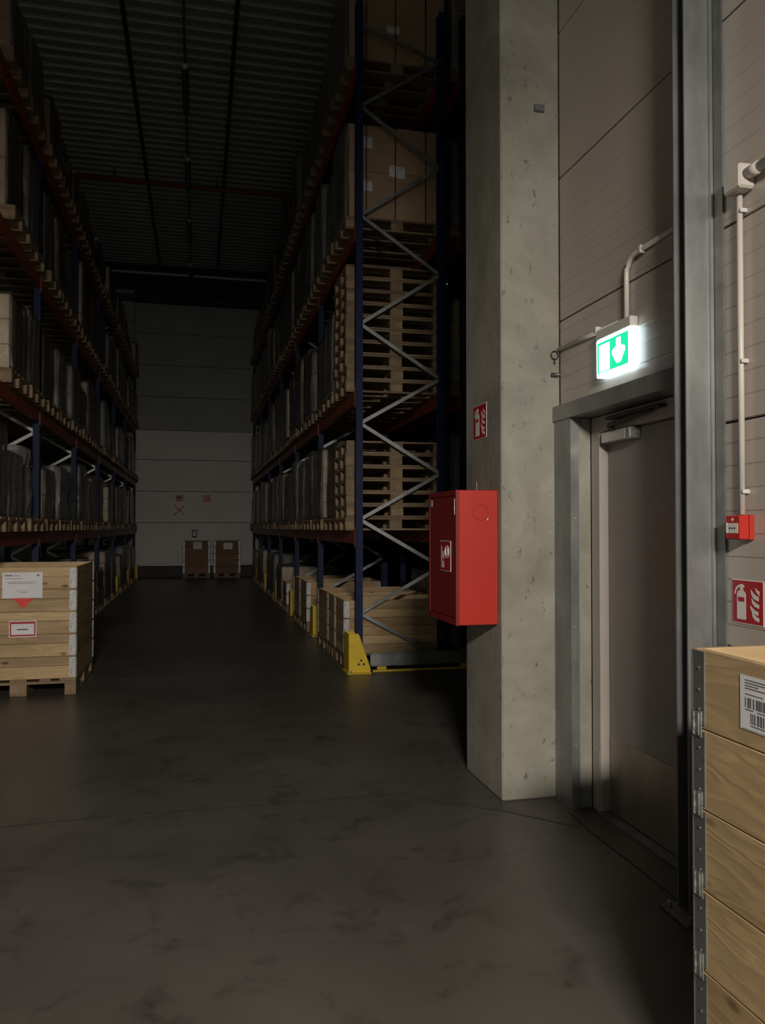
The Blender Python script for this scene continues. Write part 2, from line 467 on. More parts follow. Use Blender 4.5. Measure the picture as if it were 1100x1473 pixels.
# closer
cl = MB().box(2.125, 2.1885, 3.70, 3.945, 2.005, 2.064).obj('closer_body', M['silver'], dr, 0.004)
MB().box(2.127, 2.1885, 3.655, 3.698, 2.003, 2.066).obj('closer_cap', M['zinc'], dr, 0.004)
a = MB().bar((2.105, 3.83, 2.082), (2.105, 3.42, 2.112), 0.022, 0.010).bar((2.12, 3.80, 2.066), (2.105, 3.83, 2.082), 0.02, 0.02)
a.bar((2.105, 3.83, 2.094), (2.115, 3.36, 2.125), 0.012, 0.012)
a.obj('closer_arm', M['dark_metal'], dr)
B(2.09, 2.1395, 3.34, 3.84, 2.118, 2.134).obj('slide_rail', M['dark_metal'], fr, 0.002)

# galvanised portal
g = MB().box(2.010, 2.016, 4.083, 4.282, 0, 2.162).box(2.010, 2.060, 4.076, 4.082, 0, 2.162)
po = struct(g.obj('trim_5', M['galv'])); po['label'] = 'slim galvanised steel post between pillar and door'
for z in (0.35, 0.55, 1.0, 1.6): MB().tube([(2.035, 4.076, z), (2.035, 4.071, z)], 0.006, 8).obj('screw', M['zinc'], po)
g = MB().box(2.0, 2.006, 2.946, 4.284, 2.162, 2.243).box(2.006, 2.138, 2.946, 4.284, 2.162, 2.168).box(2.0, 2.049, 2.946, 4.284, 2.243, 2.247)
ln = struct(g.obj('trim_6', M['galv'])); ln['label'] = 'galvanised steel lintel above the grey door'
# tall near post: channel with a flange on the wall
g = MB().box(1.918, 2.13, 2.86, 2.868, 0.012, 9.79).box(1.918, 2.13, 2.937, 2.945, 0.012, 9.79).box(2.036, 2.044, 2.868, 2.937, 0.012, 9.79)
np_ = struct(g.obj('trim_7', M['galv'])); np_['label'] = 'tall galvanised steel column right of the grey door'
B(2.041, 2.0485, 2.79, 2.855, 0.012, 9.79).obj('wall_flange', M['galv_dark'], np_)  # shade of this aisle-facing side is put into the darker steel colour
B(2.028, 2.0405, 2.846, 2.8595, 0.012, 9.79).obj('corner_bead', M['galv'], np_, 0.002)
fp = B(1.845, 2.04, 2.775, 2.965, 0, 0.012).obj('foot_plate', M['galv_dark'], np_, 0.002)
for y in (2.80, 2.94): MB().tube([(1.875, y, 0.012), (1.875, y, 0.03)], 0.012, 6).obj('anchor_bolt', M['zinc'], np_)

# ------------------------------------------------------------------ back wall with sectional door
BY = 26.0
bw = struct(B(-6.2, 8.2, BY + 0.02, BY + 0.2, 0, 9.8).obj('wall_back', M['joint']))
zs = [0.40, 1.71, 2.69, 3.68, 4.61]
sd = struct(B(-1.95, 2.1, BY - 0.005, BY + 0.019, 0.40, 4.61).obj('door_2', M['joint']))
for a_, b_ in zip(zs, zs[1:]): B(-1.95, 2.1, BY - 0.03, BY - 0.006, a_ + 0.008, b_ - 0.008).obj('panel', M['door_panel'], sd, 0.004)
B(-1.95, 2.1, BY - 0.034, BY - 0.004, 0.36, 0.40).obj('bottom_seal', M['pipe_white'], sd, 0.003)
for a_, b_ in ((4.61, 5.66), (5.66, 6.66), (6.66, 7.66), (7.66, 8.6)):
    B(-1.95, 2.1, BY - 0.012, BY + 0.018, a_ + 0.006, b_ - 0.006).obj('panel', M['cladding'], bw, 0.003)
for x0, x1 in ((-6.2, -1.97), (2.12, 8.2)):
    for k in range(9): B(x0, x1, BY - 0.012, BY + 0.018, k * 1.0 + 0.006, k * 1.0 + 0.994).obj('panel', M['cladding'], bw, 0.003)
struct(B(-1.95, 2.1, BY - 0.05, BY + 0.01, 0.0, 0.355).obj('baseboard_back', M['dark_metal'], None, 0.003))
struct(B(-6.2, 8.2, BY - 0.25, BY - 0.02, 8.62, 8.80).obj('trim_8', M['dark_metal']))
# small red signs on the door
s = thing('prohibition_notice', 'white square notice with a red cross on the far shutter', 'sign', (-0.57, BY - 0.031, 2.10))
B(-0.21, 0.21, -0.004, 0, -0.25, 0.25).obj('plate', M['sign_white'], s)
MB().bar((-0.17, -0.006, 0.17), (0.17, -0.006, -0.17), 0.055, 0.003).bar((-0.17, -0.0065, -0.17), (0.17, -0.0065, 0.17), 0.055, 0.003).obj('cross', M['sign_red'], s)
for x, lb in ((-0.57, 'small red sign above the red cross notice on the far shutter'), (0.277, 'small red sign on the far shutter right of the cross notice')):
    s = thing('wall_sign', lb, 'sign', (x, BY - 0.031, 2.475))
    B(-0.12, 0.12, -0.006, 0, -0.11, 0.11).obj('plate', M['sign_red'], s)
    B(-0.07, 0.07, -0.008, -0.0065, -0.02, 0.06).obj('pictogram', M['dark_goods'] if x < 0 else M['sign_red'], s)
hd = B(-0.18, -0.03, BY - 0.09, BY - 0.031, 1.24, 1.48).obj('shutter_handle', M['black'], sd, 0.01)
B(-0.15, -0.06, BY - 0.095, BY - 0.0905, 1.29, 1.43).obj('handle_plate', M['white'], sd)

# ------------------------------------------------------------------ ceiling: trapezoidal deck
ZC = 9.8
prof = []
y = -8.0
while y < 26.4:
    prof += [(y, ZC), (y + 0.115, ZC), (y + 0.145, ZC + 0.085), (y + 0.245, ZC + 0.085)]
    y += 0.275
top = [(p, ZC + 0.30) for p in (prof[-1][0], prof[0][0])]
m = MB(); n = len(prof)
for x in (-6.2, 8.2):
    for (p, q) in prof: m.v.append((x, p, q))
for k in range(n - 1): m.f.append((k, k+1, n + k+1, n + k))
struct(m.obj('ceiling', M['roof']))
struct(B(-6.4, 8.4, -8, 26.4, ZC + 0.30, ZC + 0.34).obj('ceiling_cover', M['dark_metal']))

for x, lb in ((-1.17, 'thin dark cable tray under the roof, left of the lamp row'), (0.56, 'thin dark cable tray under the roof, right of the lamp row')):
    o = MB().box(x - 0.035, x + 0.035, 2, BY - 0.35, 9.58, 9.585).box(x - 0.035, x - 0.031, 2, BY - 0.35, 9.585, 9.64).box(x + 0.031, x + 0.035, 2, BY - 0.35, 9.585, 9.64)
    for k in range(12): o.box(x - 0.006, x + 0.006, 2.5 + 2 * k, 2.51 + 2 * k, 9.585, ZC - 0.01)
    tag(o.obj('cable_tray', M['dark_metal']), lb, 'cable tray')
o = thing('sprinkler_pipe', 'long red sprinkler pipe crossing under the roof', 'pipe')
MB().tube([(-5.9, 18.98, 9.52), (7.9, 19.24, 9.52)], 0.040, 12).obj('pipe', M['pipe_red'], o, 0, True)
for x in (-4, -1.9, 0.4, 2.5, 5): B(x - 0.015, x + 0.015, 19.05, 19.13, 9.55, ZC - 0.01).obj('hanger', M['dark_metal'], o)
o = thing('white_pipe', 'glossy white pipe crossing under the roof by the far wall', 'pipe')
MB().tube([(-5.9, 25.75, 9.475), (7.9, 25.75, 9.475)], 0.042, 12).obj('pipe', M['pipe_white'], o, 0, True)
for x in (-3, -1.2, 0.6, 2.4): B(x - 0.012, x + 0.012, 25.73, 25.77, 9.51, ZC - 0.01).obj('hanger', M['dark_metal'], o)
# lamps on a rail, switched off
o = thing('lamp_rail', 'narrow grey rail carrying the unlit tube lamps under the roof', 'rail')
B(-0.27, -0.22, 2, BY - 0.40, 9.42, 9.47).obj('rail', M['galv_dark'], o)
for k in range(8): B(-0.25, -0.24, 3 + 3 * k, 3.01 + 3 * k, 9.47, ZC - 0.01).obj('hanger', M['dark_metal'], o)
for k, nm in enumerate(('nearest', 'second', 'third', 'farthest')):
    y0 = 13.8 + 3.5 * k
    t = thing('tube_lamp', 'unlit grey tube lamp hanging under the roof, %s of the four in view' % nm, 'lamp', (-0.245, y0, 9.352))
    MB().tube([(0, 0, 0), (0, 0.05, 0), (0, 1.55, 0), (0, 1.6, 0)], [0.045, 0.06, 0.06, 0.045], 12).obj('housing', M['galv_dark'], t, 0, True)
    MB().tube([(0, -0.06, 0), (0, -0.045, 0), (0, 0.0, 0)], [0.02, 0.055, 0.062], 12).obj('end_cap', M['white'], t, 0, True)
    MB().tube([(0, 1.6, 0), (0, 1.63, 0)], [0.062, 0.055], 12).obj('end_cap', M['white'], t, 0, True)
    B(-0.01, 0.01, 0.3, 0.34, 0.05, 0.06).obj('clip', M['dark_metal'], t)


# ------------------------------------------------------------------ pallets
def pallet_parts(parent, L, W, mats, z=0.0, H=0.144, pieces=True, along='x'):
    """boards run along `along`; L is the board length, W the width"""
    bl, bt, wb, wk = mats
    def put(name, a, b, c, l, w_, h, mat):
        if along == 'x': dx, dy, x, y_ = l, w_, a, b
        else: dx, dy, x, y_ = w_, l, b, a
        if pieces: mobj(name, boxpiece(name, dx, dy, h, mat, 0.002), parent, (x, y_, z + c))
        else: acc.box(x - dx/2, x + dx/2, y_ - dy/2, y_ + dy/2, z + c, z + c + h)
    acc = MB()
    k = H / 0.144
    e = W/2 - 0.072
    # block rows (b across width, a along length)
    for b, wd in ((-(W/2 - 0.05), 0.1), (0, 0.145), (W/2 - 0.05, 0.1)):
        put('bottom_board', 0, b, 0, L, wd, 0.022 * k, bl)
        for a_ in (-(L/2 - 0.0725), 0, L/2 - 0.0725):
            put('block', a_, b, 0.0225 * k, 0.145, wd, 0.077 * k, wk)
    for a_ in (-(L/2 - 0.0725), 0, L/2 - 0.0725):
        put('stringer_board', a_, 0, 0.1 * k, 0.145, W, 0.0215 * k, bt)
    for b, wd in ((-(W/2 - 0.0725), 0.145), (-W/4 + 0.02, 0.1), (0, 0.145), (W/4 - 0.02, 0.1), (W/2 - 0.0725, 0.145)):
        put('deck_board', 0, b, 0.122 * k, L, wd, 0.0215 * k, bl)
    if not pieces:
        key = ('pal', round(L, 3), round(W, 3), along, round(H, 3), bl.name, round(z, 3))
        mobj('pallet', piece(key, lambda: acc.mesh('pallet', bl)), parent)


PM_X = (M['wood_old_x'], M['wood_old_y'], None, M['block'])
PM_Y = (M['wood_old_y'], M['wood_old_x'], None, M['block'])


# ------------------------------------------------------------------ collar crates
def collar_crate(name, label, cat, loc, dx, dy, ncol, colh, pal_h, along, group=None, wx=None, wy=None, split=0.5, th=0.02, pieces=True, hinge=None, flat=False):
    wx = wx or M['wood_x']; wy = wy or M['wood_y']
    t = thing(name, label, cat, loc, group)
    PM = PM_X if along == 'x' else PM_Y
    L, W = (dx, dy) if along == 'x' else (dy, dx)
    pallet_parts(t, L, W, PM, 0, pal_h, pieces, along)
    hz = hinge or M['zinc']
    for c in range(ncol):
        z = pal_h + c * colh
        parts = ((0, split), (split, 1)) if split else ((0, 1),)
        for (p, q) in parts:
            z0 = z + p * colh + 0.0015; h = (q - p) * colh - 0.003
            for sg in (-1, 1):
                mobj('plank', boxpiece('plank', dx - 0.002, th, h, wx, 0.002), t, (0, sg * (dy/2 - th/2), z0))
                mobj('plank', boxpiece('plank', th, dy - 2 * th - 0.002, h, wy, 0.002), t, (sg * (dx/2 - th/2), 0, z0))
        # folded steel hinges round every corner, with a dark gap under each
        for sx in (-1, 1):
            for sy in (-1, 1):
                def mk():
                    m_ = MB(); hh = colh - 0.022
                    m_.box(-0.062, 0.0015, -0.0035, 0.0, 0.011, 0.011 + hh)
                    m_.box(0.0, 0.0035, -0.0015, 0.058, 0.011, 0.011 + hh)
                    m_.tube([(0.001, -0.001, 0.009), (0.001, -0.001, 0.013 + hh)], 0.0065, 8)
                    nk = 7
                    for q_ in range(nk):     # pressed knuckles
                        zz = 0.018 + (hh - 0.012) * q_ / (nk - 1)
                        m_.box(-0.052, -0.012, -0.0065, -0.0035, zz - 0.005, zz + 0.005)
                        m_.box(0.0035, 0.006, 0.010, 0.050, zz - 0.005, zz + 0.005)
                    return m_.mesh('hinge', hz)
                def mk_flat():
                    m_ = MB(); hh = colh
                    m_.box(-0.052, 0.002, -0.003, 0.0, 0.012, hh - 0.006).box(0.0, 0.003, -0.002, 0.050, 0.012, hh - 0.006)
                    m_.tube([(0.0, 0.0, 0.012), (0.0, 0.0, hh - 0.006)], 0.0045, 8)
                    for zz in (0.05, 0.10, 0.155):
                        m_.tube([(0.003, 0.028, zz), (0.0055, 0.028, zz)], 0.0035, 8)
                        m_.tube([(-0.03, -0.003, zz + 0.01), (-0.03, -0.0055, zz + 0.01)], 0.0035, 8)
                    return m_.mesh('hinge', hz)
                if flat:
                    def mk_clip():
                        m_ = MB().box(-0.046, 0.0, -0.006, -0.0032, -0.020, 0.045).box(0.0032, 0.006, 0.0, 0.040, -0.020, 0.045)
                        m_.box(0.006, 0.0085, 0.006, 0.012, -0.016, 0.040).box(0.006, 0.0085, 0.026, 0.032, -0.016, 0.040)
                        return m_.mesh('corner_clip', M['zinc'])
                    o = mobj('corner_clip', piece(('clip',), mk_clip), t, (sx * dx/2, sy * dy/2, z))
                    o.scale = (sx, -1 if sy == 1 else 1, 1)
                me = piece(('hinge', colh, hz.name), mk_flat if flat else mk)
                o = mobj('hinge', me, t, (sx * dx/2, sy * dy/2, z))
                if sy == 1: o.scale = (sx, -1, 1)
                else: o.scale = (sx, 1, 1)
    return t


def paper(parent, origin, u, w_, h, lines, frame=None, normal=(0, -1, 0), name='paper_label', mat=None, ink=None, head=True):
    """flat label: origin = centre, u = direction of its width; printed lines are thin prints on it"""
    o = Vector(origin); u = Vector(u); nrm = Vector(normal); up = Vector((0, 0, 1))
    def quad(m_, a, b, c, d, off):
        i = len(m_.v)
        for p, q in ((a, c), (b, c), (b, d), (a, d)):
            m_.v.append(tuple(o + u * p + up * q + nrm * off))
        for p, q in ((a, c), (b, c), (b, d), (a, d)):
            m_.v.append(tuple(o + u * p + up * q + nrm * (off - 0.0006)))
        m_.f += [(i, i+1, i+2, i+3), (i+7, i+6, i+5, i+4), (i, i+4, i+5, i+1), (i+1, i+5, i+6, i+2), (i+2, i+6, i+7, i+3), (i+3, i+7, i+4, i)]
    m1 = MB(); quad(m1, -w_/2, w_/2, -h/2, h/2, 0.0012)
    pl = m1.obj(name, mat or M['paper'], parent)
    m2 = MB()
    for (a, b, c, d) in lines: quad(m2, a * w_ - w_/2, b * w_ - w_/2, c * h - h/2, d * h - h/2, 0.0020)
    if lines: m2.obj('print', ink or M['ink'], pl)
    return pl


# left crate in the aisle
lc = collar_crate('collar_crate', 'pale pine crate of five collars with red labels, at the left of the aisle', 'crate',
                  (-1.60, 8.55, 0), 1.0, 1.24, 5, 0.207, 0.150, 'y', split=0.58)
FY = -0.62 - 0.0005
sh = paper(lc, (0.03, FY, 1.02), (1, 0, 0), 0.345, 0.235, [(0.05, 0.25, 0.86, 0.90), (0.28, 0.42, 0.86, 0.88), (0.86, 0.92, 0.85, 0.91), (0.06, 0.5, 0.75, 0.765),
          (0.1, 0.85, 0.62, 0.635), (0.14, 0.8, 0.56, 0.575), (0.35, 0.6, 0.27, 0.285), (0.45, 0.62, 0.20, 0.215)], name='document_sleeve')
m = MB().prism([(-0.06, 0.900), (0.13, 0.900), (0.035, 0.805)], 1, FY - 0.0022, FY - 0.0010)
tr = m.obj('red_triangle', M['label_red'], lc)
MB().box(-0.012, 0.0, FY - 0.003, FY - 0.0023, 0.864, 0.874).box(0.09, 0.11, FY - 0.003, FY - 0.0023, 0.880, 0.890).box(0.018, 0.028, FY - 0.003, FY - 0.0023, 0.847, 0.857).box(0.055, 0.068, FY - 0.003, FY - 0.0023, 0.868, 0.878).obj('print', M['ink'], tr)
rx_ = 0.035
rf = paper(lc, (rx_, FY, 0.618), (1, 0, 0), 0.235, 0.150, [], name='red_frame_label', mat=M['paper'])
MB().box(rx_ - 0.11, rx_ + 0.11, FY - 0.003, FY - 0.0014, 0.665, 0.685).box(rx_ - 0.11, rx_ + 0.11, FY - 0.003, FY - 0.0014, 0.551, 0.566).box(rx_ - 0.11, rx_ - 0.098, FY - 0.003, FY - 0.0014, 0.566, 0.665).box(rx_ + 0.098, rx_ + 0.11, FY - 0.003, FY - 0.0014, 0.566, 0.665).obj('red_frame', M['sign_red'], rf)
MB().box(rx_ - 0.05, rx_ + 0.045, FY - 0.003, FY - 0.0014, 0.607, 0.619).box(rx_ + 0.07, rx_ + 0.077, FY - 0.003, FY - 0.0014, 0.640, 0.645).obj('print', M['ink'], rf)

# right foreground crate
rc = collar_crate('collar_crate', 'open pine collar crate with barcode label, in the right foreground', 'crate',
                  (1.255 + 0.385, 1.85 - 0.60, 0), 0.77, 1.20, 5, 0.2036, 0.222, 'y', split=None, hinge=M['galv_dark'], flat=True)
bl_lines = [(0.10, 0.62, 0.915, 0.93), (0.10, 0.55, 0.865, 0.88), (0.10, 0.34, 0.815, 0.83), (0.10, 0.70, 0.765, 0.78), (0.10, 0.42, 0.66, 0.672), (0.05, 0.95, 0.02, 0.024)]
x = 0.10
random.seed(3)
while x < 0.9:
    ww = random.choice((0.012, 0.02, 0.03)); bl_lines.append((x, x + ww, 0.42, 0.60)); x += ww + random.choice((0.012, 0.02, 0.035))
x = 0.2
while x < 0.9:
    ww = random.choice((0.012, 0.02, 0.03)); bl_lines.append((x, x + ww, 0.14, 0.33)); x += ww + random.choice((0.012, 0.02, 0.035))
bl_lines += [(0.10, 0.25, 0.375, 0.39), (0.32, 0.62, 0.37, 0.385), (0.7, 0.9, 0.37, 0.385), (0.2, 0.75, 0.095, 0.11)]
paper(rc, (-0.3855, 0.318, 1.140), (0, -1, 0), 0.190, 0.127, bl_lines, normal=(-1, 0, 0), name='barcode_label')

# crates standing by the far shutter
for i, (x, lb) in enumerate(((-0.035, 'dark crate by the far shutter, left of the pair'), (0.885, 'dark crate by the far shutter, right of the pair'))):
    t = collar_crate('collar_crate', lb, 'crate', (x, 25.6, 0), 0.82, 0.70, 5, 0.2, 0.144, 'x', None, M['wood_brown'], M['wood_brown'], None, pieces=False)
    if i == 1: paper(t, (0.03, -0.3505, 0.98), (1, 0, 0), 0.27, 0.2, [], mat=M['sign_white'])
    else: paper(t, (0.03, -0.3505, 1.0), (1, 0, 0), 0.26, 0.22, [(0.1, 0.6, 0.6, 0.65)])

# ------------------------------------------------------------------ racks
ORD = ['first', 'second', 'third', 'fourth', 'fifth', 'sixth', 'seventh']
LEVN = ['floor', 'first beam level', 'second beam level', 'third beam level', 'top beam level']


def upright_frame(side, xf, xb, y, H, label, nodes, group):
    """side=+1: front of the rack towards -X (right rack); -1: towards +X (left rack)"""
    t = thing('rack_frame', label, 'rack frame', (0, y, 0), group)
    s_ = 1 if xb > xf else -1
    for x0, sg in ((xf, s_), (xb, -s_)):
        mm = MB()
        xs = sorted((x0, x0 + sg * 0.004)); mm.box(xs[0], xs[1], -0.05, 0.05, 0.008, H)
        for yy in (-0.05, 0.046):
            xs = sorted((x0 + sg * 0.004, x0 + sg * 0.075)); mm.box(xs[0], xs[1], yy, yy + 0.004, 0.008, H)
        mm.obj('upright', M['blue_perf'], t)
        xs = sorted((x0 - sg * 0.005, x0 + sg * 0.10)); B(xs[0], xs[1], -0.06, 0.06, 0, 0.008).obj('base_plate', M['galv_dark'], t)
    a_, b_ = xf + s_ * 0.05, xb - s_ * 0.05
    low = (b_, 0, 0.10)
    br = []
    for k in range(len(nodes) - 1):
        p = (a_ if k % 2 == 0 else b_, 0, nodes[k]); q = (b_ if k % 2 == 0 else a_, 0, nodes[k+1])
        br.append((p, q))
    br.append(((a_, 0, nodes[0]), low))
    for p, q in br:
        mm = MB()
        # channel section brace
        d = 0.017
        mm.bar((p[0], -0.012, p[2]), (q[0], -0.012, q[2]), 0.038, 0.004)
        mm.bar((p[0], 0.0, p[2] + d), (q[0], 0.0, q[2] + d), 0.004, 0.024)
        mm.bar((p[0], 0.0, p[2] - d), (q[0], 0.0, q[2] - d), 0.004, 0.024)
        mm.obj('brace', M['galv'], t)
    return t


def beam(label, x, y0, y1, ztop, sgn, group):
    """beam on the rack face; sgn = direction to the aisle in x"""
    t = thing('rack_beam', label, 'rack beam', (x, (y0 + y1)/2, ztop), group)
    L = (y1 - y0) / 2
    xs = sorted((0, -sgn * 0.045))
    B(xs[0], xs[1], -L + 0.056, L - 0.056, -0.15, 0).obj('beam', M['beam'], t, 0.004)
    for s_ in (-1, 1):
        ys = sorted((s_ * (L - 0.054), s_ * (L - 0.004)))
        xs = sorted((sgn * 0.001, sgn * 0.006))
        B(xs[0], xs[1], ys[0], ys[1], -0.19, 0.03).obj('connector', M['beam'], t)
    return t


# --- right rack
RXF, RXB = 1.70, 2.73
RY = [8.70, 11.54, 14.38, 17.22, 20.06, 22.90, 25.60]
RL = [1.52, 3.08, 4.93, 6.75]
nodes_r = [0.60, 1.11, 1.64, 2.16, 2.71, 3.24, 3.82, 4.43, 5.04, 5.66, 6.27, 6.88, 7.2]
for i, y in enumerate(RY):
    upright_frame(1, RXF, RXB, y, 7.45, 'blue upright frame with grey zigzag braces, right rack, %s from the camera' % ORD[i], nodes_r, 'right rack frames')
for b in range(len(RY) - 1):
    for l, z in enumerate(RL):
        for x, sg, fb in ((RXF, -1, 'aisle'), (RXB, 1, 'rear')):
            beam('orange-red beam, %s side of right rack, %s bay, %s' % (fb, ORD[b], LEVN[l + 1]), x, RY[b], RY[b+1], z, sg, 'right rack beams')
# --- second row behind the right rack (just its first bay shows)
for i, y in enumerate((8.70, 11.54)):
    upright_frame(1, 2.93, 3.96, y, 7.45, 'blue upright frame of the rear rack row, %s' % ('nearest, just left of the pillar' if i == 0 else 'second, in the dark behind the right rack'), nodes_r, 'rear row frames')
for l, z in enumerate(RL):
    for x, sg, fb in ((2.93, -1, 'front'), (3.96, 1, 'rear')):
        beam('dark orange-red %s beam of the rear rack row, %s' % (fb, LEVN[l + 1]), x, 8.70, 11.54, z, sg, 'rear row beams')
# --- left rack
LXF, LXB = -1.87, -2.90
LY = [7.35, 10.38, 13.38, 16.38, 19.38, 22.38, 25.55]
LL = [1.51, 2.98, 4.60, 6.18]
nodes_l = nodes_r
for i, y in enumerate(LY):
    upright_frame(-1, LXF, LXB, y, 7.1, 'blue upright frame with grey zigzag braces, %s from the camera in the left rack' % ORD[i], nodes_l, 'left rack frames')
for b in range(len(LY) - 1):
    for l, z in enumerate(LL):
        for x, sg, fb in ((LXF, 1, 'aisle'), (LXB, -1, 'rear')):
            beam('orange-red beam, %s side of left rack, %s bay, %s' % (fb, ORD[b], LEVN[l + 1]), x, LY[b], LY[b+1], z, sg, 'left rack beams')


# yellow upright protectors
def protector(x, y, sgn, label, group, mark=False):
    t = thing('upright_protector', label, 'rack guard', (x, y, 0), group)
    # sgn: direction into the rack
    f = lambda v: sgn * v
    m_ = MB()
    for ya, yb, xa, xb in ((-0.17, -0.085, -0.02, 0.24), (0.085, 0.15, -0.02, 0.24), (-0.085, 0.085, -0.02, 0.06)):
        xs = sorted((f(xa), f(xb))); m_.box(xs[0], xs[1], ya, yb, 0, 0.010)
    m_.obj('foot_plate', M['yellow'], t)
    xs = sorted((0, f(0.006)))
    B(xs[0], xs[1], -0.13, 0.13, 0.010, 0.42).obj('front_plate', M['yellow'], t, 0.002)
    for yy in (-0.13, 0.124):
        poly = [(f(0.0062), 0.0105), (f(0.235), 0.0105), (f(0.235), 0.05), (f(0.115), 0.40), (f(0.10), 0.42), (f(0.0062), 0.42)]
        MB().prism(poly, 1, yy, yy + 0.006).obj('side_plate', M['yellow'], t)
    if mark:
        for (cx, cz, rot) in ((0.135, 0.135, 0), (0.108, 0.095, 0), (0.162, 0.095, 0)):
            MB().prism([(f(cx - 0.016), cz - 0.010), (f(cx + 0.016), cz - 0.010), (f(cx + 0.006), cz + 0.014), (f(cx - 0.006), cz + 0.014)], 1, -0.1325, -0.1302).obj('black_mark', M['black'], t)
    for q in (-0.15, ): MB().tube([(f(0.02), q, 0.010), (f(0.02), q, 0.03)], 0.012, 6).obj('anchor_bolt', M['zinc'], t)
    return t


protector(1.565, 8.50, 1, 'large yellow upright guard with black mark at the corner of the right rack', 'yellow upright guards, right', True)
for i, y in enumerate(RY[1:6]):
    protector(1.605, y - 0.04, 1, 'yellow upright guard on the floor of the right rack, %s from the camera' % ORD[i + 1], 'yellow upright guards, right')
for i, y in enumerate(LY[1:]):
    protector(-1.785, y, -1, 'yellow upright guard on the floor of the left rack, %s from the camera' % ORD[i + 1], 'yellow upright guards, left')
# guard rail across the rack end
t = thing('end_guard_rail', 'low galvanised guard rail across the end of the right rack', 'guard rail', (0, 8.46, 0))
MB().box(1.82, 3.95, 0.0, 0.01, 0.06, 0.20).box(1.82, 3.95, -0.035, -0.0005, 0.19, 0.20).box(1.82, 3.95, -0.035, -0.0005, 0.06, 0.07).obj('rail', M['galv'], t)
for x in (1.95, 2.9, 3.85):
    B(x - 0.05, x + 0.05, 0.011, 0.06, 0.0, 0.20).obj('rail_foot', M['yellow'], t)
B(1.84, 3.95, -0.04, -0.02, 0.0, 0.018).obj('kerb', M['yellow'], t)


# ------------------------------------------------------------------ loads
def wavy(dx, dy, h, seed, amp=0.012, nseg=9, nz=12, e=10, waist=0.0):
    """closed shell shaped like a wrapped block: superellipse plan with crinkles"""
    rnd = random.Random(seed); m_ = MB()
    rc = {14: 0.035, 12: 0.02, 8: 0.06, 5: 0.13, 4: 0.22}.get(e, 0.05)
    rc = min(rc, dx * 0.45, dy * 0.45)
    plan = []
    for (sx, sy, a0) in ((1, 1, 0), (-1, 1, 90), (-1, -1, 180), (1, -1, 270)):
        cx, cy = sx * (dx/2 - rc), sy * (dy/2 - rc)
        for q in range(4):
            a = R(a0 + 30 * q); plan.append((cx + rc * math.cos(a), cy + rc * math.sin(a), math.cos(a), math.sin(a)))
        # straight side to the next corner
        a = R(a0 + 90); L = (dx if abs(math.cos(a)) < 0.5 else dy) - 2 * rc
        ux, uy = -math.sin(a), math.cos(a)
        bx, by = cx + rc * math.cos(a), cy + rc * math.sin(a)
        for q in range(1, nseg):
            plan.append((bx + ux * L * q / nseg, by + uy * L * q / nseg, math.cos(a), math.sin(a)))
    per = len(plan)
    ph = [rnd.uniform(0, 6.28) for _ in range(8)]
    for k in range(nz + 1):
        z = h * k / nz
        for j, (x_, y_, nx_, ny_) in enumerate(plan):
            th = 2 * math.pi * j / per
            w_ = amp * (0.6 * math.sin(5 * th + ph[0] + z * 2) + 0.8 * math.sin(13 * th + ph[1] - z * 3) + 0.4 * math.sin(z * 11 + ph[2]) + rnd.uniform(-.5, .5))
            f = 1 - waist * math.sin(math.pi * 3.5 * z / h) ** 2
            if k == nz: f *= 0.985
            m_.v.append((x_ * f + w_ * nx_, y_ * f + w_ * ny_, z + (rnd.uniform(-.006, .006) if k == nz else 0)))
    for k in range(nz):
        for j in range(per):
            a = k * per + j; b = k * per + (j + 1) % per
            m_.f.append((a, b, b + per, a + per))
    m_.f.append(tuple(nz * per + j for j in range(per)))
    m_.f.append(tuple(reversed(range(per))))
    return m_


def carton_layers(t, dx, dy, z0, h, nl, mat, near, rnd, ny=2, nx=3):
    lh = h / nl
    for k in range(nl):
        if near:
            for i in range(nx):
                for j in range(ny):
                    me = boxpiece('carton', dx/nx - 0.006, dy/ny - 0.006, lh - 0.004, mat, 0.006)
                    mobj('carton', me, t, (-dx/2 + dx/nx * (i + .5) + rnd.uniform(-.003, .003), -dy/2 + dy/ny * (j + .5) + rnd.uniform(-.003, .003), z0 + k * lh))
        else:
            me = boxpiece('carton_layer', dx - 0.006, dy - 0.006, lh - 0.006, mat, 0.012)
            mobj('carton_layer', me, t, (rnd.uniform(-.006, .006), rnd.uniform(-.006, .006), z0 + k * lh))


SHELLS = {}


def shell(kind, dx, dy, h, var):
    k = (kind, round(dx, 2), round(dy, 2), round(h, 2), var)
    if k not in SHELLS:
        if kind == 'film': me = wavy(dx, dy, h, hash(k[1:]) % 1000 + var, 0.006, 8, 10, 14).mesh('film', M['film'], 0, True)
        elif kind == 'hood': me = wavy(dx, dy, h, var + 40, 0.009, 8, 12, 8).mesh('plastic_hood', M['film_grey'], 0, True)
        elif kind == 'drum': me = wavy(dx, dy, h, var + 90, 0.006, 8, 14, 4, 0.05).mesh('wrapped_roll', M['card_pale'], 0, True)
        elif kind == 'sacks': me = wavy(dx, dy, h, var + 60, 0.018, 8, 14, 5, 0.03).mesh('sack_stack', M['grey_goods'], 0, True)
        SHELLS[k] = me
    return SHELLS[k]


